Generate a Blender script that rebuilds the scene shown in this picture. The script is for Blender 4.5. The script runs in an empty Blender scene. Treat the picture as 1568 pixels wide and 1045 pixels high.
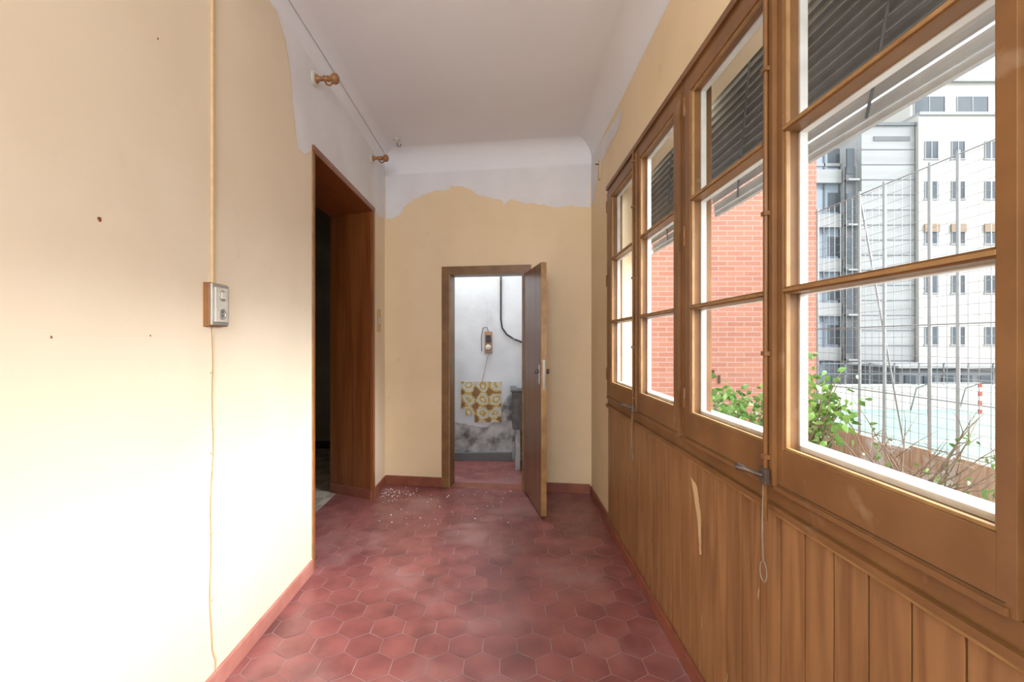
import bpy, bmesh, math, random
from mathutils import Vector, Matrix
random.seed(7)
sc = bpy.context.scene
try:
    sc.view_settings.view_transform = 'Standard'
    sc.view_settings.look = 'None'
    sc.view_settings.exposure = 0.38
except Exception as e:
    print(e)
F = 697.0; CX = 770.0; CY = 523.0; H = 1.32   # measured in 1568-wide photo pixels

# ------------------------------------------------------------------ materials
def newmat(name):
    m = bpy.data.materials.new(name); m.use_nodes = True
    nt = m.node_tree; b = nt.nodes['Principled BSDF']
    return m, nt, b
def pm(name, c1, c2=None, scale=4, rough=.6, bump=0.0, stretch=(1,1,1), island=0.0, detail=5,
       lo=.35, hi=.65, dist=0.0, metal=0, c3=None, s3=1.5, t3=(.6,.66), m3=1.0, bscale=None, spec=None, k=1.0, c4=None, s4=1, t4=(.5,.7), m4=1.0):
    m, nt, b = newmat(name)
    N = nt.nodes; L = nt.links
    b.inputs['Roughness'].default_value = rough
    b.inputs['Metallic'].default_value = metal
    if spec is not None: b.inputs['Specular IOR Level'].default_value = spec
    if c2 is None: c2 = tuple(x*.88 for x in c1)
    if k != 1.0:
        c1 = tuple(x*k for x in c1); c2 = tuple(x*k for x in c2)
        if c3 is not None: c3 = tuple(x*k for x in c3)
    tc = N.new('ShaderNodeTexCoord'); mp = N.new('ShaderNodeMapping')
    mp.inputs['Scale'].default_value = stretch
    L.new(tc.outputs['Object'], mp.inputs['Vector'])
    vec = mp.outputs['Vector']
    geo = None
    if island:
        geo = N.new('ShaderNodeNewGeometry')
        ad = N.new('ShaderNodeVectorMath'); ad.operation = 'ADD'
        mu = N.new('ShaderNodeMath'); mu.operation = 'MULTIPLY'; mu.inputs[1].default_value = 37
        L.new(geo.outputs['Random Per Island'], mu.inputs[0])
        cb = N.new('ShaderNodeCombineXYZ'); 
        for i in range(3): L.new(mu.outputs[0], cb.inputs[i])
        L.new(vec, ad.inputs[0]); L.new(cb.outputs[0], ad.inputs[1]); vec = ad.outputs[0]
    no = N.new('ShaderNodeTexNoise'); no.inputs['Scale'].default_value = scale
    no.inputs['Detail'].default_value = detail; no.inputs['Distortion'].default_value = dist
    L.new(vec, no.inputs['Vector'])
    cr = N.new('ShaderNodeValToRGB'); e = cr.color_ramp.elements
    e[0].position = lo; e[0].color = (*c1, 1); e[1].position = hi; e[1].color = (*c2, 1)
    L.new(no.outputs['Fac'], cr.inputs['Fac'])
    col = cr.outputs['Color']
    if island:
        mr = N.new('ShaderNodeMapRange'); mr.inputs['To Min'].default_value = 1-island; mr.inputs['To Max'].default_value = 1+island
        L.new(geo.outputs['Random Per Island'], mr.inputs['Value'])
        hs = N.new('ShaderNodeHueSaturation'); L.new(mr.outputs[0], hs.inputs['Value']); L.new(col, hs.inputs['Color'])
        col = hs.outputs['Color']
    for (cc, ss, tt, mm) in ((c3,s3,t3,m3),(c4,s4,t4,m4)):
        if cc is None: continue
        n3 = N.new('ShaderNodeTexNoise'); n3.inputs['Scale'].default_value = ss; n3.inputs['Detail'].default_value = 8
        L.new(tc.outputs['Object'], n3.inputs['Vector'])
        r3 = N.new('ShaderNodeMapRange'); r3.inputs['From Min'].default_value = tt[0]; r3.inputs['From Max'].default_value = tt[1]
        r3.inputs['To Max'].default_value = mm
        L.new(n3.outputs['Fac'], r3.inputs['Value'])
        mx = N.new('ShaderNodeMix'); mx.data_type = 'RGBA'
        L.new(r3.outputs[0], mx.inputs['Factor']); L.new(col, mx.inputs['A']); mx.inputs['B'].default_value = (*cc, 1)
        col = mx.outputs['Result']
    L.new(col, b.inputs['Base Color'])
    if bump:
        bp = N.new('ShaderNodeBump'); bp.inputs['Strength'].default_value = bump; bp.inputs['Distance'].default_value = .01
        if bscale:
            nb = N.new('ShaderNodeTexNoise'); nb.inputs['Scale'].default_value = bscale; nb.inputs['Detail'].default_value = 4
            L.new(tc.outputs['Object'], nb.inputs['Vector']); L.new(nb.outputs['Fac'], bp.inputs['Height'])
        else:
            L.new(no.outputs['Fac'], bp.inputs['Height'])
        L.new(bp.outputs['Normal'], b.inputs['Normal'])
    return m

M = {}
M['yellow'] = pm('cream_yellow_paint', (.86,.69,.46), (.82,.645,.41), 2.2, .55, .12, bscale=9, spec=.25, c3=(.70,.54,.35), s3=2.6, t3=(.55,.8), m3=.35, c4=(.62,.50,.36), s4=11, t4=(.66,.78), m4=.35)
M['yellow_lit'] = pm('light_washed_cream_paint', (.85,.715,.54), (.81,.67,.49), 2.2, .55, .12, bscale=9, spec=.25, c3=(.72,.58,.42), s3=2.6, t3=(.55,.8), m3=.35, c4=(.62,.50,.38), s4=11, t4=(.66,.78), m4=.3)  # paler copy of the cream: washed-out window light put into the left wall's colour
M['white'] = pm('white_plaster', (.82,.81,.82), (.76,.745,.76), 3, .8, .2, bscale=7, spec=.2)
M['ceil'] = pm('ceiling_paint', (.84,.845,.87), (.81,.81,.835), 1.3, .85, .15, bscale=3, spec=.2)
M['tile'] = pm('red_hex_tile', (.325,.11,.10), (.215,.07,.068), 6, .34, .08, island=.07, c3=(.41,.22,.21), s3=2.2, t3=(.50,.78), c4=(.11,.05,.045), s4=4, t4=(.54,.75), m4=.6)
M['grout'] = pm('light_grout', (.52,.39,.37), (.30,.19,.18), 9, .8)
M['base'] = pm('terracotta_baseboard', (.32,.105,.06), (.23,.07,.045), 8, .4)
M['baseL'] = pm('painted_red_baseboard', (.53,.23,.18), (.42,.16,.12), 8, .4)
M['frame'] = pm('ochre_brown_window_paint', (.25,.118,.040), (.18,.082,.027), 6, .42, .2, c3=(.36,.24,.14), s3=8, t3=(.64,.71), m3=.55)
M['frame_edge'] = pm('worn_yellow_wood', (.40,.23,.09), (.29,.155,.055), 15, .5)
M['sashwhite'] = pm('white_exterior_paint', (.74,.73,.69), (.60,.58,.54), 10, .6)
M['panel'] = pm('wood_panelling', (.36,.19,.08), (.225,.108,.042), 1.0, .40, .06, stretch=(18,18,1.3), island=.07, dist=1.6, detail=7, lo=.34, hi=.66)
M['gap'] = pm('dark_groove', (.07,.035,.015), None, 5, .8)
M['jamb'] = pm('varnished_mahogany', (.31,.10,.025), (.20,.057,.014), 1.0, .3, .04, stretch=(18,18,1.0), dist=1.2)
M['door'] = pm('brown_door_wood', (.23,.118,.062), (.165,.08,.038), 1.0, .32, .04, stretch=(20,20,1.0), dist=1.0)
M['doorframe'] = pm('brown_door_frame_paint', (.25,.13,.048), (.18,.088,.032), 8, .4)
M['metal'] = pm('old_steel', (.25,.22,.20), (.14,.115,.10), 30, .4, metal=.8)
M['cord'] = pm('grey_cord', (.30,.23,.17), None, 30, .8)
M['wirey'] = pm('cream_cable', (.70,.50,.28), None, 30, .6)
M['plate'] = pm('aged_switch_plastic', (.68,.64,.54), (.56,.52,.43), 12, .4)
M['silver'] = pm('brushed_chrome_trim', (.62,.60,.56), None, 12, .3, metal=.7)
M['knobwood'] = pm('turned_wood', (.36,.17,.06), (.25,.105,.035), 10, .35)
M['black'] = pm('black_cable', (.02,.02,.025), None, 12, .5)
M['kwall'] = pm('kitchen_blue_white_wall', (.64,.69,.77), (.54,.58,.65), 3, .7, .3, bscale=10, c3=(.42,.43,.45), s3=3, t3=(.60,.78))
M['kstain'] = pm('grey_stained_plaster', (.30,.31,.325), (.50,.51,.53), 9, .8, .5, detail=8, c3=(.11,.105,.10), s3=6, t3=(.50,.66))
M['stone'] = pm('dark_stone_sink', (.07,.07,.075), (.12,.12,.12), 20, .5, .2)
M['pipe'] = pm('grey_pipe', (.45,.45,.45), (.32,.32,.32), 12, .5)
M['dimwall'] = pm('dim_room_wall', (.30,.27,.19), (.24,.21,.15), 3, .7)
KX = .68
M['slat'] = pm('dark_grey_slats', (.15,.155,.16), (.11,.115,.12), 8, .5, island=.15, k=.9)
M['slat_lit'] = pm('lit_slats', (.60,.60,.59), (.50,.50,.49), 8, .5, island=.05, k=.75)  # paler slat copy: daylight on the lower slats painted into the colour
M['rust'] = pm('rusty_sheet', (.30,.15,.08), (.42,.28,.18), 4, .8, .2, stretch=(6,6,1), c3=(.52,.46,.40), s3=2, t3=(.52,.66), k=.85)
M['galv'] = pm('galvanised_steel', (.36,.36,.35), None, 10, .5, k=.75)
M['green'] = pm('court_green', (.125,.215,.175), (.155,.235,.20), .3, .8)
M['ground'] = pm('outdoor_concrete', (.17,.16,.15), (.13,.125,.115), .6, .9)
M['bwhite'] = pm('white_render', (.66,.63,.57), (.61,.59,.53), .3, .8, k=.74)
M['conc'] = pm('pale_concrete', (.42,.42,.41), (.35,.35,.34), .4, .85, stretch=(.3,1,4), k=.78)
M['concd'] = pm('grey_concrete', (.22,.23,.24), (.18,.19,.20), .4, .85, k=KX)
M['bblue'] = pm('blue_grey_facade', (.34,.40,.46), (.28,.34,.40), .3, .5, k=.8)
M['bwin'] = pm('dark_window_glass', (.08,.10,.115), (.13,.15,.17), .5, .2, k=KX)
M['bshut'] = pm('tan_shutter', (.38,.25,.15), None, 1, .7, k=KX)
M['red'] = pm('red_paint', (.60,.05,.03), None, 5, .5, k=KX)
M['leaf'] = pm('green_leaves', (.09,.21,.03), (.18,.32,.06), 8, .5, island=.35, k=.8)
M['bark'] = pm('bare_bark', (.24,.16,.10), (.16,.10,.065), 15, .9, k=.75)
# glass
m, nt, b = newmat('window_glass'); nt.nodes.remove(b)
o = nt.nodes['Material Output']; t = nt.nodes.new('ShaderNodeBsdfTransparent'); g = nt.nodes.new('ShaderNodeBsdfGlossy')
g.inputs['Roughness'].default_value = .02; t.inputs['Color'].default_value = (.97,.985,.98,1)
mx = nt.nodes.new('ShaderNodeMixShader'); mx.inputs[0].default_value = .05
nt.links.new(t.outputs[0], mx.inputs[1]); nt.links.new(g.outputs[0], mx.inputs[2])
nt.links.new(mx.outputs[0], o.inputs['Surface']); M['glass'] = m
# brick
m, nt, b = newmat('orange_brick'); N = nt.nodes; L = nt.links
tc = N.new('ShaderNodeTexCoord'); sp = N.new('ShaderNodeSeparateXYZ'); cb = N.new('ShaderNodeCombineXYZ'); ad = N.new('ShaderNodeMath')
L.new(tc.outputs['Object'], sp.inputs[0]); L.new(sp.outputs['X'], ad.inputs[0]); L.new(sp.outputs['Y'], ad.inputs[1])
L.new(ad.outputs[0], cb.inputs['X']); L.new(sp.outputs['Z'], cb.inputs['Y'])
bt = N.new('ShaderNodeTexBrick'); bt.inputs['Scale'].default_value = 1; bt.inputs['Brick Width'].default_value = .34; bt.inputs['Row Height'].default_value = .10
bt.inputs['Mortar Size'].default_value = .010; bt.inputs['Color1'].default_value = (.33,.128,.08,1); bt.inputs['Color2'].default_value = (.38,.16,.10,1); bt.inputs['Mortar'].default_value = (.38,.24,.19,1)
L.new(cb.outputs[0], bt.inputs['Vector']); L.new(bt.outputs['Color'], b.inputs['Base Color']); b.inputs['Roughness'].default_value = .85
M['brick'] = m
# patterned kitchen tiles (yellow/brown rosettes)
m, nt, b = newmat('yellow_rosette_tile'); N = nt.nodes; L = nt.links
tc = N.new('ShaderNodeTexCoord'); vm = N.new('ShaderNodeVectorMath'); vm.operation = 'SCALE'; vm.inputs['Scale'].default_value = 1/.15
fr_ = N.new('ShaderNodeVectorMath'); fr_.operation = 'FRACTION'; sb = N.new('ShaderNodeVectorMath'); sb.operation = 'SUBTRACT'; sb.inputs[1].default_value = (.5,.5,.5)
sp = N.new('ShaderNodeSeparateXYZ'); cb = N.new('ShaderNodeCombineXYZ'); ln = N.new('ShaderNodeVectorMath'); ln.operation = 'LENGTH'
L.new(tc.outputs['Object'], vm.inputs[0]); L.new(vm.outputs[0], fr_.inputs[0]); L.new(fr_.outputs[0], sb.inputs[0]); L.new(sb.outputs[0], sp.inputs[0])
L.new(sp.outputs['X'], cb.inputs['X']); L.new(sp.outputs['Z'], cb.inputs['Z']); L.new(cb.outputs[0], ln.inputs[0])
ns = N.new('ShaderNodeTexNoise'); ns.inputs['Scale'].default_value = 14; L.new(tc.outputs['Object'], ns.inputs['Vector'])
ad = N.new('ShaderNodeMath'); ad.operation = 'MULTIPLY_ADD'; ad.inputs[1].default_value = .7; L.new(ns.outputs['Fac'], ad.inputs[0]); L.new(ln.outputs['Value'], ad.inputs[2])
cr = N.new('ShaderNodeValToRGB'); cr.color_ramp.interpolation = 'CONSTANT'; e = cr.color_ramp.elements
e[0].position = 0; e[0].color = (.54,.57,.50,1); e[1].position = .46; e[1].color = (.46,.31,.07,1)
for p, c in ((.60,(.50,.53,.47,1)), (.78,(.50,.35,.10,1)), (.88,(.22,.11,.035,1))):
    q = e.new(p); q.color = c
L.new(ad.outputs[0], cr.inputs['Fac']); L.new(cr.outputs['Color'], b.inputs['Base Color']); b.inputs['Roughness'].default_value = .3
M['ktile'] = m
m, nt, b = newmat('beige_checker_floor'); N = nt.nodes; L = nt.links
tc = N.new('ShaderNodeTexCoord'); ck = N.new('ShaderNodeTexChecker'); ck.inputs['Scale'].default_value = 6
ck.inputs['Color1'].default_value = (.60,.54,.45,1); ck.inputs['Color2'].default_value = (.42,.37,.31,1)
L.new(tc.outputs['Object'], ck.inputs['Vector']); L.new(ck.outputs['Color'], b.inputs['Base Color']); b.inputs['Roughness'].default_value = .35
M['beige'] = m

# ------------------------------------------------------------------ mesh builder
class B:
    def __init__(s): s.bm = bmesh.new(); s.mats = []
    def mi(s, k):
        if k not in s.mats: s.mats.append(k)
        return s.mats.index(k)
    def face(s, pts, k, smooth=False):
        vs = [s.bm.verts.new(p) for p in pts]; f = s.bm.faces.new(vs); f.material_index = s.mi(k); f.smooth = smooth; return f
    def box(s, x0, x1, y0, y1, z0, z1, k):
        if x0 > x1: x0, x1 = x1, x0
        if y0 > y1: y0, y1 = y1, y0
        if z0 > z1: z0, z1 = z1, z0
        s.prism([(x0,y0),(x1,y0),(x1,y1),(x0,y1)], z0, z1, k)
    def prism(s, poly, z0, z1, k):
        n = len(poly); i = s.mi(k)
        a = [s.bm.verts.new((p[0],p[1],z0)) for p in poly]; c = [s.bm.verts.new((p[0],p[1],z1)) for p in poly]
        fs = [s.bm.faces.new(a[::-1]), s.bm.faces.new(c)]
        for j in range(n): fs.append(s.bm.faces.new((a[j],a[(j+1)%n],c[(j+1)%n],c[j])))
        for f in fs: f.material_index = i
    def sweep(s, prof, p0, p1, xdir, k, smooth=False, open_=False):
        i = s.mi(k); xd = Vector(xdir)
        A = [s.bm.verts.new(Vector(p0)+xd*a+Vector((0,0,z))) for a, z in prof]
        C = [s.bm.verts.new(Vector(p1)+xd*a+Vector((0,0,z))) for a, z in prof]
        n = len(prof)
        for j in range(n-1 if open_ else n):
            f = s.bm.faces.new((A[j],A[(j+1)%n],C[(j+1)%n],C[j])); f.material_index = i; f.smooth = smooth
        if open_: return
        for q in (A[::-1], C): 
            f = s.bm.faces.new(q); f.material_index = i
    def tube(s, pts, r, k, seg=8):
        pts = [Vector(p) for p in pts]; i = s.mi(k); rings = []
        rr = r if isinstance(r, (list, tuple)) else [r]*len(pts)
        ref = Vector((.13,.21,.97))
        for j, p in enumerate(pts):
            d = (pts[min(j+1,len(pts)-1)]-pts[max(j-1,0)]).normalized()
            if abs(d.dot(ref)) > .98: rf = Vector((1,.1,0))
            else: rf = ref
            u = d.cross(rf).normalized(); v = d.cross(u)
            rings.append([s.bm.verts.new(p+(u*math.cos(a)+v*math.sin(a))*rr[j]) for a in [2*math.pi*q/seg for q in range(seg)]])
        for j in range(len(rings)-1):
            for q in range(seg):
                f = s.bm.faces.new((rings[j][q],rings[j][(q+1)%seg],rings[j+1][(q+1)%seg],rings[j+1][q])); f.material_index = i; f.smooth = True
        for q in (rings[0][::-1], rings[-1]):
            f = s.bm.faces.new(q); f.material_index = i
    def lathe(s, org, ax, prof, k, seg=20):
        org = Vector(org); ax = Vector(ax).normalized()
        s.tube_raw([org+ax*d for d, r in prof], [max(r,.0004) for d, r in prof], ax, k, seg)
    def tube_raw(s, pts, rr, d, k, seg):
        i = s.mi(k); rf = Vector((0,0,1)) if abs(d.z) < .9 else Vector((1,0,0)); u = d.cross(rf).normalized(); v = d.cross(u); rings = []
        for p, r in zip(pts, rr):
            rings.append([s.bm.verts.new(p+(u*math.cos(a)+v*math.sin(a))*r) for a in [2*math.pi*q/seg for q in range(seg)]])
        for j in range(len(rings)-1):
            for q in range(seg):
                f = s.bm.faces.new((rings[j][q],rings[j][(q+1)%seg],rings[j+1][(q+1)%seg],rings[j+1][q])); f.material_index = i; f.smooth = True
        for q in (rings[0][::-1], rings[-1]):
            f = s.bm.faces.new(q); f.material_index = i
    def done(s, name, bevel=0, mat=None, recalc=True):
        if recalc: bmesh.ops.recalc_face_normals(s.bm, faces=s.bm.faces)
        me = bpy.data.meshes.new(name); s.bm.to_mesh(me); s.bm.free()
        for k in s.mats: me.materials.append(M[k])
        o = bpy.data.objects.new(name, me); sc.collection.objects.link(o)
        if mat is not None: o.matrix_world = mat
        if bevel:
            b = o.modifiers.new('bevel', 'BEVEL'); b.width = bevel; b.segments = 2; b.limit_method = 'ANGLE'; b.angle_limit = math.radians(50)
        return o

def jag(pts, amp, step=.03, closed=False):
    out = []
    for a, c in zip(pts[:-1], pts[1:]):
        a = Vector(a); c = Vector(c); n = max(1, int((c-a).length/step))
        for j in range(n):
            p = a.lerp(c, j/n)
            out.append((p.x+random.uniform(-amp,amp)*(j>0), p.y+random.uniform(-amp,amp)*(j>0)))
    out.append(tuple(pts[-1])); return out

XL = -1.09; XR = .765; YB = -2.5; ZC = 3.03; XLo = -1.46
Y1, Y2 = 2.61, 3.81; ZD = 2.42
FL = Vector((XL,4.20,0)); FR = Vector((XR,3.93,0)); WL = (FR-FL).length; ang = math.atan2(FR.y-FL.y, FR.x-FL.x)
MF = Matrix.Translation(FL) @ Matrix.Rotation(ang, 4, 'Z')
def far(px, py):
    k = (px-CX)/F; sl = (FL.y-FR.y)/(FR.x-FL.x)
    y = (FL.y + sl*XL)/(1+sl*k); x = k*y
    return ((x-XL)/math.cos(ang), H+(CY-py)*y/F)
def left(px, py):
    y = F*-XL/(CX-px); return (y, H+(CY-py)*y/F)
def right(px, py, X=XR):
    y = F*X/(px-CX); return (y, H+(CY-py)*y/F)

# ------------------------------------------------------------------ walls
b = B()
b.box(XLo, XL, YB, Y1, 0, 3.1, 'yellow_lit')
b.prism([(XL,Y1),(XL,Y2),(-1.5,4.0),(-1.5,Y1)][::-1], ZD, 3.1, 'yellow_lit')
b.prism([(XL,Y2),(XL,4.45),(-1.5,4.45),(-1.5,4.0)], 0, 3.1, 'yellow_lit')
ZP = 2.92
bd = jag([left(424,20), left(437,60), left(445,120), left(450,180), left(455,228), left(464,236), left(480,232)], .008, .022)
poly = [(2.17, ZP)] + bd + [(Y1,ZD+.02),(Y2,ZD+.02)] + jag([(Y2,ZD), (Y2+.05,2.41), left(580,332), (4.19, left(590,336)[1])], .004) + [(4.19,ZP)]
b.face([(XL+.0015, p[0], p[1]) for p in poly], 'white')
for (px,py,r) in ((152,336,.010),(241,60,.006),(230,515,.005),(78,517,.004)):
    y, z = left(px,py)
    b.face([(XL+.001, y+r*math.cos(a)*random.uniform(.4,1), z+r*math.sin(a)*random.uniform(.4,1)) for a in [q*.628 for q in range(10)]], 'jamb')
b.done('wall_left', recalc=True)

b = B()
u0 = .625; u1 = 1.273; uo = .546; zt = 1.915
b.box(-.3, uo+.02, 0, .14, 0, 3.1, 'yellow'); b.box(u1+.06, WL+.18, 0, .14, 0, 3.1, 'yellow'); b.box(uo+.02, u1+.06, 0, .14, 1.97, 3.1, 'yellow')
pts = [(591,336),(604,334),(612,330),(618,318),(628,310),(645,301),(662,294),(688,291),(690,285),(706,286),(722,292),(735,300),(750,303),(768,307),(772,314),(782,306),(800,311),(830,314),(845,318),(870,316),(890,318),(904,318)]
bd = jag([far(*p) for p in pts], .009, .022)
b.face([(.005, -.0015, 2.85)] + [(p[0], -.0015, p[1]) for p in bd] + [(WL-.003, -.0015, 2.85)], 'white')
b.done('wall_far', mat=MF)

b = B()
YW0, YW1 = -.80, 3.23; ZS = .863; ZT = 2.40; XO = .95
b.box(XR, XO, YW1, 4.1, 0, 3.1, 'yellow'); b.box(XR, XO, YB, YW0, 0, 3.1, 'yellow')
b.box(XR+.01, XO, YW0, YW1, 0, ZS, 'yellow'); b.box(XR, XO, YW0, YW1, ZT, 3.1, 'yellow')
bd = jag([right(906,318), right(912,290), right(918,262), right(930,228), right(943,208), right(951,182), right(953,165)], .006)
bd = [p for p in bd if p[0] < 3.92]
b.face([(XR-.0015, 3.92, 2.90)] + [(XR-.0015, 3.92, bd[0][1])]+[(XR-.0015, p[0], p[1]) for p in bd] , 'white')
b.done('wall_right')
b = B(); b.box(-4, XO, YB-.15, YB, 0, 3.1, 'yellow'); b.done('wall_back')

b = B()
b.box(XLo, XO, YB, 4.35, ZC, ZC+.12, 'ceil')
def cove(r):
    return [(0.0005,-r)] + [(r-r*math.cos(a), -r+r*math.sin(a)) for a in [math.pi/2*q/14 for q in range(1,14)]] + [(r,-.0005)]
b.sweep(cove(.12), (XL,YB,ZC), (XL,4.25,ZC), (1,0,0), 'ceil', True, True)
b.sweep(cove(.15), (XR,YB,ZC), (XR,4.0,ZC), (-1,0,0), 'ceil', True, True)
nrm = Vector((math.sin(ang), -math.cos(ang), 0))
b.sweep(cove(.18), FL+Vector((0,0,ZC)), FR+Vector((0,0,ZC)), nrm, 'ceil', True, True)
b.tube([(-.10,1.7,ZC),(.05,1.74,ZC),(.15,1.8,ZC),(.3,1.82,ZC)], .0012, 'cord', 5)
b.done('ceiling')

def hexfloor(x0,x1,y0,y1,b=None):
    if b is None: b = B()
    R = .085; g = .0019
    b.box(x0,x1,y0,y1,-.12,-.0015,'grout'); b.mi('tile')
    hb = bmesh.new(); row = 0
    y = -3.0
    dx = math.sqrt(3)*R; dy = 1.5*R
    while y < y1+R:
        x = -2.0 + (dx/2 if row%2 else 0)
        while x < x1+dx:
            if x > x0-R and y > y0-R*1.1:
                vs = [hb.verts.new((x+(R-g)*math.sin(a), y+(R-g)*math.cos(a), 0)) for a in [math.pi/3*q for q in range(6)]]
                hb.faces.new(vs[::-1])
            x += dx
        y += dy; row += 1
    for co, no in (((x0,0,0),(-1,0,0)),((x1,0,0),(1,0,0)),((0,y0,0),(0,-1,0)),((0,y1,0),(0,1,0))):
        bmesh.ops.bisect_plane(hb, geom=hb.verts[:]+hb.edges[:]+hb.faces[:], plane_co=co, plane_no=no, clear_outer=True)
    k = b.mi('tile')
    for f in hb.faces:
        nf = b.bm.faces.new([b.bm.verts.new(v.co) for v in f.verts]); nf.material_index = k
    hb.free()
    b.bm.normal_update()
    for f in b.bm.faces:
        if f.material_index == 1 and f.normal.z < 0: f.normal_flip()
    return b
fb = hexfloor(XL, XO-.03, YB, 4.3); hexfloor(-1.44, XL, 2.5, 4.0, fb).done('floor', recalc=False)
hexfloor(-1.3, .93, 4.3, 5.15).done('floor_kitchen', recalc=False)

b = B(); b.box(XL, XL+.014, YB, Y1-.02, 0, .075, 'baseL'); b.box(XL, XL+.014, Y2+.03, 4.19, 0, .08, 'base'); b.done('baseboard_left', .003)
b = B(); b.box(0.01, uo-.005, -.014, 0, 0, .085, 'base'); b.box(u1+.09, WL-.01, -.014, 0, 0, .085, 'base'); b.done('baseboard_far', .003, mat=MF)
b = B(); b.box(XR-.014, XR, YW1+.01, 3.92, 0, .07, 'base'); b.box(XR-.034, XR-.018, YB, YW1, 0, .065, 'base'); b.done('baseboard_right', .003)

# ------------------------------------------------------------------ wood panelling under the windows
b = B()
b.box(XR-.006, XR, YB, YW1, 0, ZS-.01, 'gap')
y = YB; w = .098
while y < YW1-.01:
    y1 = min(y+w, YW1)
    b.box(XR-.018, XR-.006, y+.0022, y1-.0022, .0, ZS-.012, 'panel'); y = y1
b.box(XR-.030, XR+.0, YB, YW1, ZS-.014, ZS-.005, 'frame_edge')
pts = jag([right(1057,730,.745), right(1067,745,.745), right(1073,790,.745), right(1074,850,.745), right(1071,850,.745), right(1068,800,.745), right(1062,757,.745)], .0022, .015)
b.face([(XR-.0195, p[0], p[1]) for p in pts], 'wirey')
for i in range(30):   # scuffs and chipped veneer
    yy = random.uniform(.8,3.1); zz = random.uniform(.12,.8); hh = random.uniform(.015,.07); ww = random.uniform(.001,.003); sh = random.uniform(-.006,.006)
    b.face([(XR-.0188,yy,zz),(XR-.0188,yy+ww,zz+hh*.3),(XR-.0188,yy+ww+sh,zz+hh),(XR-.0188,yy+sh-ww*.3,zz+hh*.8)], random.choice(['frame_edge','gap','wirey']))
p0 = right(955,720,.745)
b.box(XR-.0195,XR-.018,p0[0],p0[0]+.008,.42,.60,'frame_edge')
b.done('wood_panelling', .0015)

# ------------------------------------------------------------------ windows
gl = [(2.55,3.08),(1.95,2.44),(1.28,1.78),(.675,1.19),(.06,.52),(-.60,-.14)]
ZG0, ZG1 = 1.035, 2.30; MU = (1.452, 1.875)
def window(n, ga, gb, y0, y1, fw=.030):
    b = B(); xf = XR-.022
    b.box(xf, XR+.075, y0, y1, ZS, ZS+.055, 'frame'); b.box(xf, XR+.075, y0, y1, ZT-.045, ZT, 'frame')
    b.box(xf, XR+.075, y0, y0+fw, ZS+.055, ZT-.045, 'frame'); b.box(xf, XR+.075, y1-fw, y1, ZS+.055, ZT-.045, 'frame')
    b.box(xf-.012, xf, y0, y1, ZT-.015, ZT+.012, 'frame'); b.box(xf-.014, xf, y0, y1, ZS-.004, ZS+.012, 'frame')
    ym = (ga[0]+gb[1])/2
    for (g, lo, hi) in ((ga, ym+.002, y1-fw-.002), (gb, y0+fw+.002, ym-.002)):
        xs = xf-.012; xe = XR+.020; z0 = ZS+.058; z1 = ZT-.048
        b.box(xs, xe, lo, g[0], z0, z1, 'frame'); b.box(xs, xe, g[1], hi, z0, z1, 'frame')
        b.box(xs, xe, g[0], g[1], z0, ZG0, 'frame'); b.box(xs, xe, g[0], g[1], ZG1, z1, 'frame')
        for mz in MU:
            b.box(xs+.004, xe-.008, g[0], g[1], mz-.009, mz+.009, 'frame')
            b.box(xs-.001, xs+.004, g[0], g[1], mz-.004, mz+.004, 'frame_edge')
        t = .007
        for a0, a1, c0, c1 in ((g[0],g[0]+t,ZG0,ZG1),(g[1]-t,g[1],ZG0,ZG1),(g[0]+t,g[1]-t,ZG0,ZG0+t),(g[0]+t,g[1]-t,ZG1-t,ZG1)):
            b.box(xs+.006, xs+.016, a0, a1, c0, c1, 'frame_edge')
            b.box(XR+.008, XR+.028, a0-(.004 if a0==g[0] else 0), a1+.004, c0, c1+.006, 'sashwhite')
        for mz in MU: b.box(XR+.008, XR+.028, g[0], g[1], mz-.012, mz+.012, 'sashwhite')
        b.face([(XR+.006,g[0],ZG0),(XR+.006,g[0],ZG1),(XR+.006,g[1],ZG1),(XR+.006,g[1],ZG0)], 'glass')
        b.box(xs-.006, xs, lo+.01, hi-.01, z0, z0+.012, 'frame')
        b.box(xs-.0012, xs, lo+.015, hi-.015, z0+.016, z0+.0185, 'gap')
    for yy in (y1-fw,):
        for zz in (1.05, 1.70, 2.22):
            b.lathe((xf-.012, yy, zz), (0,0,1), [(0,.001),(.003,.006),(.038,.006),(.040,.007),(.042,.006),(.08,.006),(.083,.001)], 'frame', 10)
    b.box(xf-.024, xf-.012, ym-.022, ym+.018, ZS+.07, ZT-.06, 'frame')
    xr = xf-.030
    b.tube([(xr, ym, ZS-.03),(xr, ym, ZT-.03)], .0055, 'frame', 8)
    for zz in (.93,1.0,1.28,1.66,2.05,2.3):
        b.box(xr-.008, xf-.012, ym-.010, ym+.010, zz, zz+.012, 'frame')
    zh = .955
    b.box(xr-.010, xr+.002, ym-.016, ym+.016, zh-.02, zh+.02, 'metal')
    b.lathe((xr-.008, ym, zh), (-.5,.75,.12), [(0,.005),(.02,.006),(.04,.005),(.045,.008),(.06,.010),(.072,.009),(.08,.003)], 'metal', 14)
    ct = [(xr-.004, ym+.004, .83+.1),(xr-.007, ym+.004, .80),(xr-.006, ym, .72)]
    b.tube(ct, .0022, 'cord', 6)
    b.tube([(xr-.006, ym+.016*math.sin(a), .695+.028*math.cos(a)) for a in [q*math.pi/8 for q in range(17)]], .0022, 'cord', 6)
    b.done('window_%d' % n, .0035)
window(1, gl[0], gl[1], 1.866, 3.23)
window(2, gl[2], gl[3], .615, 1.862)
window(3, gl[4], gl[5], -.70, .611)
b = B(); b.box(XR-.02, XR+.07, -.80, -.703, ZS, ZT, 'frame'); b.done('trim_1', .003)
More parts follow.
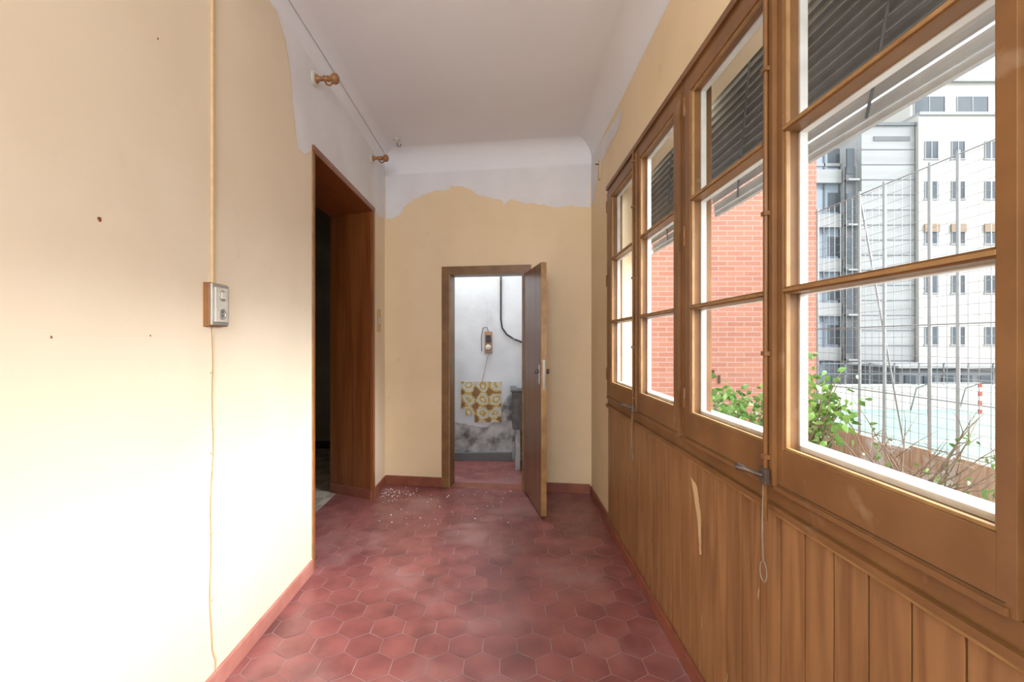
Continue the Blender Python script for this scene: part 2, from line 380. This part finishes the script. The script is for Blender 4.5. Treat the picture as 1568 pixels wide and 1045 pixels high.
b = B(); b.prism([(XR+.076,-.8),(XO+.07,-.8),(XO+.07,3.25),(XR+.076,3.25)], ZS, .985, 'sashwhite'); b.done('window_ledge', .004)

# roller blinds outside
def blind(n, ya, yb):
    b = B(); z = 2.55; xb = 1.0
    while z > 1.925:
        k = 'slat' if z > 2.01 else 'slat_lit'
        b.sweep([(0,-.0175),(.005,-.009),(.006,.006),(.002,.0175),(-.003,.0175),(.002,.006),(.001,-.009),(-.004,-.0175)], (xb,ya,z), (xb,yb,z), (1,0,0), k)
        z -= .0370
        if z < 2.02: xb += .010
    b.box(xb-.006, xb+.010, ya, yb, z+.0, z+.022, 'slat_lit')
    ys = ya+.45*(yb-ya)
    b.tube([(.985, ys-.05, 2.5),(.975, ys-.02, 2.2),(.98, ys+.03, 2.02),(1.01, ys+.10, 1.94)], .004, 'slat', 6)
    b.done(n)
for (ya, yb) in ((.86,1.54),(1.58,2.20),(2.36,3.10),(3.15,3.66),(.1,.82),(-.6,.06)):
    blind('roller_blind', ya, yb)

# ------------------------------------------------------------------ left doorway (lined opening)
b = B()
b.prism([(XL+.012,Y2-.02),(XL+.012,Y2+.028),(XL,Y2+.028),(XL-.0,Y2),(-1.5,4.0),(-1.51,3.98),(XL-.01,Y2-.02)][::-1], 0, ZD+.018, 'jamb')
b.box(-1.47, XL+.006, Y1-.004, Y1+.02, 0, ZD+.018, 'jamb')
b.prism([(XL+.012,Y1),(XL+.012,Y2),(XL,Y2),(-1.5,3.99),(-1.5,Y1)][::-1], ZD-.02, ZD, 'jamb')
b.box(XL, XL+.014, Y1-.015, Y2+.028, ZD-.01, ZD+.02, 'jamb')
b.box(XL, XL+.006, Y1-.014, Y1-.004, 0.08, ZD+.018, 'frame_edge')
d = Vector((-1.5-XL, 4.0-Y2, 0)); dn = d.normalized(); nn = Vector((dn.y,-dn.x,0)); nn = nn if nn.y < 0 else -nn
for t in (.33,.66,.97):
    p = Vector((XL,Y2-.02,0))+d*t
    q = p+dn*.004
    pp = [p, q, q+nn*.002, p+nn*.002]
    b.prism([(v.x,v.y) for v in pp], .09, ZD-.02, 'gap')
p = Vector((XL-.0,Y2-.02,0)); q = p+d
pp = [p+nn*.014, q+nn*.014, q, p]
b.prism([(v.x,v.y) for v in pp], 0, .08, 'base')
b.done('door_1_lining', .002)

# side room
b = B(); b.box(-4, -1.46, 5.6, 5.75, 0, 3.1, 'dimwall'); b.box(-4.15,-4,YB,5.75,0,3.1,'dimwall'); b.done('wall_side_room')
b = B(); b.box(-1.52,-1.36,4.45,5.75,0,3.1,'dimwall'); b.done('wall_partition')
b = B(); b.box(-4, -1.44, YB, 5.6, -.12, 0, 'beige'); b.done('floor_side_room')
b = B(); b.box(-4.1, -1.46, YB, 5.7, 3.03, 3.12, 'ceil'); b.done('ceiling_side_room')
b = B(); b.box(-4, -1.52, 5.585, 5.6, 0, .09, 'gap'); b.done('baseboard_side_room', .003)

# ------------------------------------------------------------------ far door frame + leaf
b = B()
for (a, c, z0, z1) in ((uo,u0,0,zt),(u1,u1+.08,0,zt),(uo,u1+.08,zt,1.99)):
    b.box(a, c, -.018, .0, z0, z1, 'doorframe')
b.box(uo+.02, u0, 0, .15, 0, zt, 'doorframe'); b.box(u1, u1+.06, 0, .15, 0, zt, 'doorframe'); b.box(uo+.02, u1+.06, 0, .15, zt, 1.97, 'doorframe')
b.box(u0-.012, u0, -.026, -.018, 0, zt, 'frame_edge')
b.box(u0, u1, -.01, .15, -.0, .004, 'base')
b.done('door_2_frame', .003, mat=MF)
hp = Vector((.185, 3.975, 0)); ep = Vector((.283, 3.37, 0)); dv = (ep-hp); ll = dv.length; a = math.atan2(dv.y, dv.x)
ML = Matrix.Translation(hp) @ Matrix.Rotation(a, 4, 'Z')
b = B(); th = .042
b.box(0, ll-.004, .0, th, .02, 1.905, 'door'); b.box(ll-.004, ll, 0, th, .02, 1.905, 'frame_edge')
for (sgn, y0) in ((-1, 0), (1, th)):
    yy = (y0, y0+sgn*.004)
    b.box(ll-.070, ll-.040, yy[0], yy[1], 1.00, 1.14, 'silver')
    b.lathe((ll-.055, y0, 1.09), (0,sgn,0), [(0,.010),(.012,.008),(.016,.017),(.026,.020),(.034,.015),(.037,.002)], 'metal', 16)
b.box(ll, ll+.002, .012, .030, .96, 1.18, 'silver')
for zz in (.2,1.0,1.7): b.tube([(-.004, .0, zz),(-.004,.0,zz+.09)], .008, 'metal', 8)
b.done('door_2', .002, mat=ML)

# ------------------------------------------------------------------ kitchen
YK = 5.05
b = B(); b.box(-1.36, .95, YK, YK+.15, .0, 3.1, 'kwall')
def kp(px, py, y=YK): return ((px-CX)*y/F, H+(CY-py)*y/F)
top = jag([(-1.25,.40),(kp(700,648)),(kp(725,652)),(kp(745,655)),(kp(762,640)),(kp(775,610)),(kp(790,600)),(.8,.75)], .012)
b.face([(p[0],YK-.003,p[1]) for p in top]+[(.8,YK-.003,0),(-1.25,YK-.003,0)], 'kstain')
b.done('wall_kitchen')
b = B()
for i in range(3):
    for j in range(3):
        xx = -.465+i*.15; zz = .42+j*.15
        hh = .15
        if j == 0 and i == 0: continue
        b.box(xx+.001, xx+.149, YK-.012, YK-.003, zz+.001, zz+hh-.001, 'ktile')
b.box(-.465+.05,-.316, YK-.012, YK-.003, .50,.569,'ktile')
b.done('patterned_wall_tiles', .001)
b = B(); b.box(.80,.95,4.12,YK,0,3.1,'kwall'); b.box(-1.36,-1.28,4.36,YK,0,3.1,'kwall'); b.done('wall_kitchen_side')
b = B(); b.box(-1.36,.95,4.36,YK+.15,3.1,3.2,'ceil'); b.done('ceiling_kitchen')
b = B(); b.box(-1.28, .10, YK-.04, YK-.004, 0, .09, 'concd'); b.done('baseboard_kitchen', .006)
b = B(); cx, cz = kp(748,525)
b.box(cx-.042, cx+.042, YK-.02, YK-.001, cz-.12, cz+.12, 'knobwood')
b.box(cx-.028, cx+.028, YK-.05, YK-.02, cz+.0, cz+.08, 'black')
b.lathe((cx, YK-.02, cz-.055), (0,-1,0), [(0,.032),(.02,.032),(.028,.026),(.032,.012),(.033,.001)], 'plate', 20)
b.tube([(cx,YK-.01,cz+.12),(cx-.02,YK-.01,cz+.17),(cx-.06,YK-.01,cz+.16),(cx-.08,YK-.012,cz+.05),(cx-.075,YK-.012,cz-.1)], .004, 'black', 6)
b.tube([(cx,YK-.012,cz-.12),(cx-.04,YK-.012,cz-.3),(cx-.10,YK-.012,cz-.55)], .003, 'cord', 6)
b.done('fuse_board', .003)
b = B()
pp = [kp(767,410),kp(767,440),kp(767,490),kp(769,503),kp(776,513),kp(787,520),kp(800,525),kp(830,528)]
b.tube([(p[0],YK-.012,p[1]) for p in pp], .009, 'black', 8)
for q in (kp(767,430),kp(787,520)): b.box(q[0]-.012,q[0]+.012,YK-.024,YK-.001,q[1]-.008,q[1]+.008,'metal')
b.done('wall_cable')
b = B()
sx0, sx1, sy0, sy1, sz0, sz1 = .10, .62, 4.62, YK-.02, .42, .80
t = .05
b.box(sx0,sx1,sy0,sy0+t,sz0,sz1,'stone'); b.box(sx0,sx1,sy1-t,sy1,sz0,sz1,'stone'); b.box(sx0,sx0+t,sy0+t,sy1-t,sz0,sz1,'stone'); b.box(sx1-t,sx1,sy0+t,sy1-t,sz0,sz1,'stone')
b.box(sx0+t,sx1-t,sy0+t,sy1-t,sz0,sz0+.05,'stone')
b.box(sx0-.02,sx1+.02,sy0-.02,sy0+t,sz1,sz1+.025,'stone'); b.box(sx0-.02,sx0+t,sy0+t,sy1,sz1,sz1+.025,'stone')
for lx in (sx0+.03, sx1-.08): b.box(lx, lx+.05, sy0+.02, sy1-.02, 0, sz0, 'kstain')
b.tube([(sx0+.16,4.85,sz0),(sx0+.16,4.85,.2),(sx0+.16,4.98,.12),(sx0+.16,sy1,.12)], .022, 'pipe', 10)
b.done('laundry_sink', .006)

# ------------------------------------------------------------------ left-wall things
b = B(); ya, yb = 1.655, 1.765; za, zb = 1.375, 1.535; xw = XL
b.box(xw, xw+.022, ya, yb, za, zb, 'knobwood')
b.box(xw+.022, xw+.030, ya+.004, yb-.004, za+.004, zb-.004, 'silver')
b.box(xw+.030, xw+.036, ya+.018, yb-.018, za+.016, zb-.016, 'plate')
ym = (ya+yb)/2
for zz in (za+.045, zb-.045):
    b.lathe((xw+.034, ym, zz), (1,0,0), [(0,.021),(.005,.021),(.005,.017),(.003,.016)], 'silver', 20)
for zz in (za+.040, za+.054): b.lathe((xw+.037, ym, zz), (1,0,0), [(0,.003),(.0015,.003)], 'black', 8)
b.box(xw+.036, xw+.043, ym-.012, ym+.012, zb-.058, zb-.032, 'plate')
b.done('wall_switch_socket', .002)
b = B()
b.box(XL, XL+.010, 1.695, 1.712, zb, 2.91, 'wirey')
b.done('cable_conduit', .002)
b = B(); pts = []
for i in range(30):
    t = i/29; z = za-(za-.02)*t; pts.append((XL+.005, 1.70+.008*math.sin(t*7)+.004*math.sin(t*23)+(.02*t if t > .93 else 0), z))
b.tube(pts, .0022, 'wirey', 6)
for zz in (1.2,.9,.6,.35): b.box(XL, XL+.008, 1.694, 1.706, zz, zz+.004, 'wirey')
b.done('telephone_wire')
for (y, z) in ((2.62, 2.83),(3.76, 2.83)):
    b = B()
    b.lathe((XL, y, z), (1,0,0), [(0,.042),(.008,.042),(.014,.034),(.016,.02)], 'plate', 24)
    b.lathe((XL+.012, y, z), (1,0,0), [(0,.02),(.012,.024),(.022,.014),(.045,.013),(.052,.020),(.058,.014),(.075,.018),(.09,.014),(.096,.026),(.112,.031),(.126,.026),(.134,.012),(.136,.001)], 'knobwood', 20)
    b.tube([(XL+.065, y, z-.010),(XL+.075, y, z-.032),(XL+.095, y, z-.038),(XL+.108,y,z-.026)], .006, 'knobwood', 8)
    b.done('curtain_rod_bracket')
b = B(); b.tube([(XL+.04,.5,2.996),(XL+.036,1.6,2.992),(XL+.04,2.6,2.996),(XL+.036,4.05,2.992)], .0018, 'pipe', 6)
b.done('ceiling_wire')
b = B(); b.box(XL, XL+.006, 3.93, 4.05, 1.40, 1.60, 'wirey'); b.box(XL+.006, XL+.012, 3.96,4.02,1.47,1.53,'plate'); b.done('light_switch', .002)
b = B(); b.lathe((-.90,3.85,ZC), (0,0,-1), [(0,.03),(.008,.028),(.014,.012),(.03,.008),(.034,.001)], 'plate', 16)
b.tube([(-.90,3.85,ZC-.03),(-.89,3.85,ZC-.06),(-.87,3.85,ZC-.065),(-.86,3.85,ZC-.045)], .004, 'metal', 8); b.done('ceiling_hook')
yy, zz = right(919,260)
b = B(); b.box(XR-.012, XR, yy-.02, yy+.02, zz-.08, zz+.08, 'wirey'); b.lathe((XR-.012,yy,zz+.04),(-1,0,0),[(0,.006),(.02,.005),(.022,.009),(.028,.001)],'metal',10); b.done('wall_bracket', .002)
b = B()
for i in range(110):
    if random.random() < .6: x = random.uniform(-1.05,-.75); y = random.gauss(3.95,.12)
    else: x = random.uniform(-1.0,.1); y = random.uniform(3.2,4.0)
    if y > 4.1 or y-4.2 > -.1456*(x+1.09)-.03: continue
    r = random.uniform(.002,.008)
    P = [Vector((x+r*random.uniform(.5,1)*math.cos(a), y+r*random.uniform(.5,1)*math.sin(a), 0)) for a in (0,1.2,2.5,3.8,5.1)]
    b.prism([(p.x,p.y) for p in P], .0005, .0005+r*.6, 'white')
b.done('plaster_debris')

# ------------------------------------------------------------------ exterior
b = B(); b.box(1.0, 70, -15, 60, -2.3, -2.0, 'ground'); b.done('ground')
b = B(); b.box(8, 34, 9, 21.95, -1.995, -1.988, 'green')
b.box(12,12.08,9.5,21.5,-1.988,-1.984,'sashwhite'); b.box(8.5,18.5,20.5,20.58,-1.988,-1.984,'sashwhite'); b.box(8.5,33,15,15.08,-1.988,-1.984,'sashwhite')
b.done('sports_court')
b = B(); b.box(8, 36, 22, 22.25, -2, -.88, 'bwhite'); b.box(8,36,21.97,22.28,-.88,-.80,'sashwhite')
x = 8.2
while x < 36: b.box(x, x+.05, 22.1, 22.15, -.8, .25, 'concd'); x += 1.2
b.box(8,36,22.1,22.14,.2,.25,'concd'); b.box(8,36,22.1,22.14,-.3,-.26,'concd')
b.done('court_boundary_wall')
b = B()
for gx in (19.3, 21.6):
    for i in range(7): b.box(gx, gx+.1, 20.6, 20.7, -1.984+i*.2, -1.784+i*.2, 'sashwhite' if i%2 else 'red')
for i in range(12): b.box(19.3+i*.2, 19.5+i*.2, 20.6, 20.68, -.62, -.56, 'galv')
for gx in (19.35, 21.65): b.tube([(gx,20.65,-.6),(gx,21.3,-.9),(gx,21.6,-1.98)], .03, 'galv', 6)
b.done('goal_frame')
b = B(); b.box(2.85, 6.2, 9.0, 14, -2, 5.0, 'brick'); b.box(2.85, 6.28, 8.95, 14.05, 5.0, 5.12, 'conc')
for (px,py) in ((1083,565),(1092,572),(1101,580),(1105,600),(1083,600),(1092,602)):
    x = (px-CX)/F*9; z = H+(CY-py)/F*9
    b.box(x-.02, x+.02, 8.985, 9.01, z-.10, z+.06, 'gap')
b.done('brick_building')
b = B(); b.box(.96, 2.80, 8.6, 14, -2, 6.5, 'bwhite'); b.box(.96,2.83,8.55,14,6.5,6.6,'conc')
b.box(1.2,1.6,8.585,8.61,3.5,4.6,'bwin'); b.done('white_party_building')
def winbox(b, x, z, w, h, y, shut=False):
    b.box(x-w/2-.06, x+w/2+.06, y-.05, y+.02, z-h/2-.08, z-h/2, 'conc')
    b.box(x-w/2, x+w/2, y-.015, y+.02, z-h/2, z+h/2, 'bwin')
    b.box(x-.03, x+.03, y-.03, y, z-h/2, z+h/2, 'conc')
    for sx in (x-w/2, x+w/2-.05): b.box(sx, sx+.05, y-.04, y, z-h/2, z+h/2, 'conc')
    if shut: b.box(x-w/2-.05, x+w/2+.05, y-.08, y-.03, z+h/2-.4, z+h/2+.15, 'bshut')
b = B(); Yb = 30
b.box(27.4, 48, Yb, 42, -2, 16.2, 'bwhite'); b.box(28.2, 48, Yb+1.5, 42, 16.2, 19.2, 'bwhite'); b.box(27.4,48,Yb-.1,42,16.2,16.4,'conc'); b.box(28.0,48,Yb+1.3,42,19.2,19.4,'conc')
for zr in (12.6, 9.95, 7.0, 3.75, .35, -2.55):
    for xx in (28.25, 30.0, 32.2, 34.0, 37, 39.2, 42, 44):
        winbox(b, xx, H+zr, .9, 1.15, Yb, abs(zr-7.0) < .1)
for xx in (29.2, 32.2, 36, 40): winbox(b, xx+.3, 17.6, 2.2, 1.3, Yb+1.5)
for xx in (36, 41):
    for zr in (12.6, 9.95, 7.0, 3.75, .35): 
        b.box(xx-1.0, xx+.4, Yb-.9, Yb, H+zr-1.3, H+zr-1.15, 'conc'); b.box(xx-1.0,xx+.4,Yb-.9,Yb-.85,H+zr-1.15,H+zr-.3,'conc')
b.done('apartment_building')
b = B(); b.box(22.95, 27.3, 30.5, 40, -2, 13.4, 'conc'); b.box(23.8, 27.3, 30.2, 40, -2, 15.6, 'conc')
b.box(23.7,27.35,30.1,40,15.6,15.8,'concd'); b.box(24.6,27.0,30.17,30.3,14.6,14.9,'concd')
z = -1
while z < 15: b.box(23.8,27.3,30.18,30.22,z,z+.05,'concd'); z += 1.0
b.box(22.95,23.6,30.45,30.55,-2,13.0,'concd')
z = 0
while z < 13: b.box(22.95,23.7,30.2,30.6,z,z+.12,'conc'); b.box(23.0,23.5,30.42,30.5,z+.5,z+2.2,'bwin'); z += 3.0
b.done('concrete_tower')
b = B(); b.box(12, 22.85, 31, 42, -2, 13.2, 'bblue'); b.box(11.9,22.88,30.9,42,13.2,13.4,'conc')
z = 0
while z < 13:
    b.box(12, 22.85, 30.7, 31, z, z+.9, 'conc'); b.box(12,22.8,30.95,31.02,z+.9,z+2.6,'bblue')
    x = 12.2
    while x < 22.5: b.box(x, x+.08, 30.9, 31, z+.9, z+3, 'concd'); b.box(x+.3,x+1.1,30.93,31,z+1.1,z+2.4,'bwin'); x += 1.6
    z += 3.0
b.done('glazed_office_building')
b = B(); b.prism([(22.2,25.5),(27.8,25.5),(27.8,29),(22.2,29)], -2, -.2, 'concd')
for i in range(5): b.box(22.5+i*1.05,23.1+i*1.05,25.45,25.52,-1.6,-.6,'bwin')
b.box(22,28,25.3,29,-.2,-.05,'conc'); b.done('court_pavilion')

b = B(); y = 3.4; xf = 5.75
while y < 8.6:
    h = -.2+random.uniform(-.05,.04)
    b.box(xf+random.uniform(0,.015), xf+.03, y, y+.30, -2, h, 'rust'); y += .305
b.box(xf+.03, xf+.07, 3.4, 8.9, -.5, -.44, 'bark'); b.done('rusty_sheet_fence')
b = B(); X = 6.05; zt_ = 1.32+.41*X
for yy in (8.75,7.72,7.22,6.45,6.05,5.2,4.3,3.4): b.tube([(X,yy,-2),(X,yy,zt_+.05)], .022, 'galv', 8)
for zz in (zt_, 2.3, 1.55, .5, -.2): b.tube([(X,3.4,zz),(X,8.8,zz)], .010, 'galv', 6)
z = -.3
while z < zt_: b.tube([(X,3.4,z),(X,8.8,z)], .0035, 'galv', 4); z += .14
y = 3.4
while y < 8.8: b.tube([(X,y,-.3),(X,y,zt_)], .0035, 'galv', 4); y += .14
b.tube([(X,7.72,zt_),(X+1.6,8.4,-2)], .015, 'galv', 6)
b.done('sports_net_fence')

def shrub(cx, cy, ztop, zb_, spread, nb, nl, leafy=True, ls=.05):
    b = B()
    b.tube([(cx,cy,-2),(cx+.03,cy,-1.4),(cx,cy+.03,zb_)], [.03,.025,.018], 'bark', 6)
    for i in range(nb):
        a = random.uniform(0,6.28); l = random.uniform(.5,1)
        p = Vector((cx,cy,zb_+random.uniform(-.3,.1))); pts = [p]
        tgt = Vector((cx+spread*l*math.cos(a), cy+spread*l*math.sin(a), zb_+(ztop-zb_)*random.uniform(.4,1)))
        for t in (.25,.5,.75,1):
            pts.append(p.lerp(tgt,t)+Vector([random.uniform(-.05,.05) for _ in range(3)]))
        b.tube(pts, [.008,.007,.006,.004,.002], 'bark', 5)
        if not leafy:
            for q in range(3):
                s0 = pts[random.randint(1,3)]; e0 = s0+Vector([random.uniform(-.25,.25),random.uniform(-.25,.25),random.uniform(-.05,.3)])
                b.tube([s0,(s0+e0)/2+Vector((.02,.01,.02)),e0], [.004,.003,.0015], 'bark', 4)
        for q in range(nl if leafy else nl//6):
            c = pts[0].lerp(pts[-1], random.uniform(.3,1.05))+Vector([random.gauss(0,.06) for _ in range(3)])
            s = ls*random.uniform(.6,1.2)
            u = Vector([random.uniform(-1,1) for _ in range(3)]); u.z -= .5; u.normalize(); v = u.cross(Vector((random.random(),random.random(),.3))).normalized()
            n = u.cross(v)
            b.face([c, c+u*s*.35+v*s*.32+n*s*.08, c+u*s*.75+v*s*.25, c+u*s*1.2, c+u*s*.75-v*s*.25, c+u*s*.35-v*s*.32+n*s*.08], 'leaf')
    return b.done('leafy_shrub' if leafy else 'bare_shrub', recalc=False)
shrub(2.40, 3.6, 1.18, .42, .30, 24, 15, ls=.062)
shrub(2.55, 4.9, .85, .35, .50, 20, 18, ls=.075)
shrub(3.4, 3.8, .80, -.05, .7, 24, 12, leafy=False)
shrub(4.3, 4.05, .2, -.5, .35, 14, 16, ls=.06)
shrub(3.9, 4.7, .35, -.35, .6, 14, 12, leafy=False)

# ------------------------------------------------------------------ lights
w = bpy.data.worlds.new('World'); sc.world = w; w.use_nodes = True
bg = w.node_tree.nodes['Background']; bg.inputs['Color'].default_value = (.90,.95,1.0,1); bg.inputs['Strength'].default_value = 1.8
def light(n, t, loc, dirv, e, col=(1,1,1), **kw):
    l = bpy.data.lights.new(n, t); l.energy = e; l.color = col
    for k, v in kw.items(): setattr(l, k, v)
    o = bpy.data.objects.new(n, l); sc.collection.objects.link(o); o.location = loc
    o.rotation_euler = Vector(dirv).to_track_quat('-Z','Y').to_euler(); return o
light('sun_lamp', 'SUN', (5,-5,8), (-.82,.16,-.53), 16.0, (.92,.955,1), angle=math.radians(48))
light('rear_fill_light', 'AREA', (-.1,-1.9,2.1), (0,1,.12), 68, (.86,.93,1), shape='RECTANGLE', size=1.5, size_y=1.0)  # added soft fill behind the camera, no fixture there
light('kitchen_fill_light', 'AREA', (-.2,4.75,2.9), (0,.05,-1), 25, (.88,.94,1), shape='RECTANGLE', size=1.4, size_y=.4)  # unseen fill added overhead to brighten the kitchen

# ------------------------------------------------------------------ camera
cd = bpy.data.cameras.new('camera'); cd.sensor_width = 36; cd.lens = 36*F/1568; cd.shift_x = 14/1568; cd.shift_y = 0; cd.clip_start = .02
co = bpy.data.objects.new('camera', cd); sc.collection.objects.link(co); co.location = (0,0,H); co.rotation_euler = (math.pi/2,0,0)
sc.camera = co
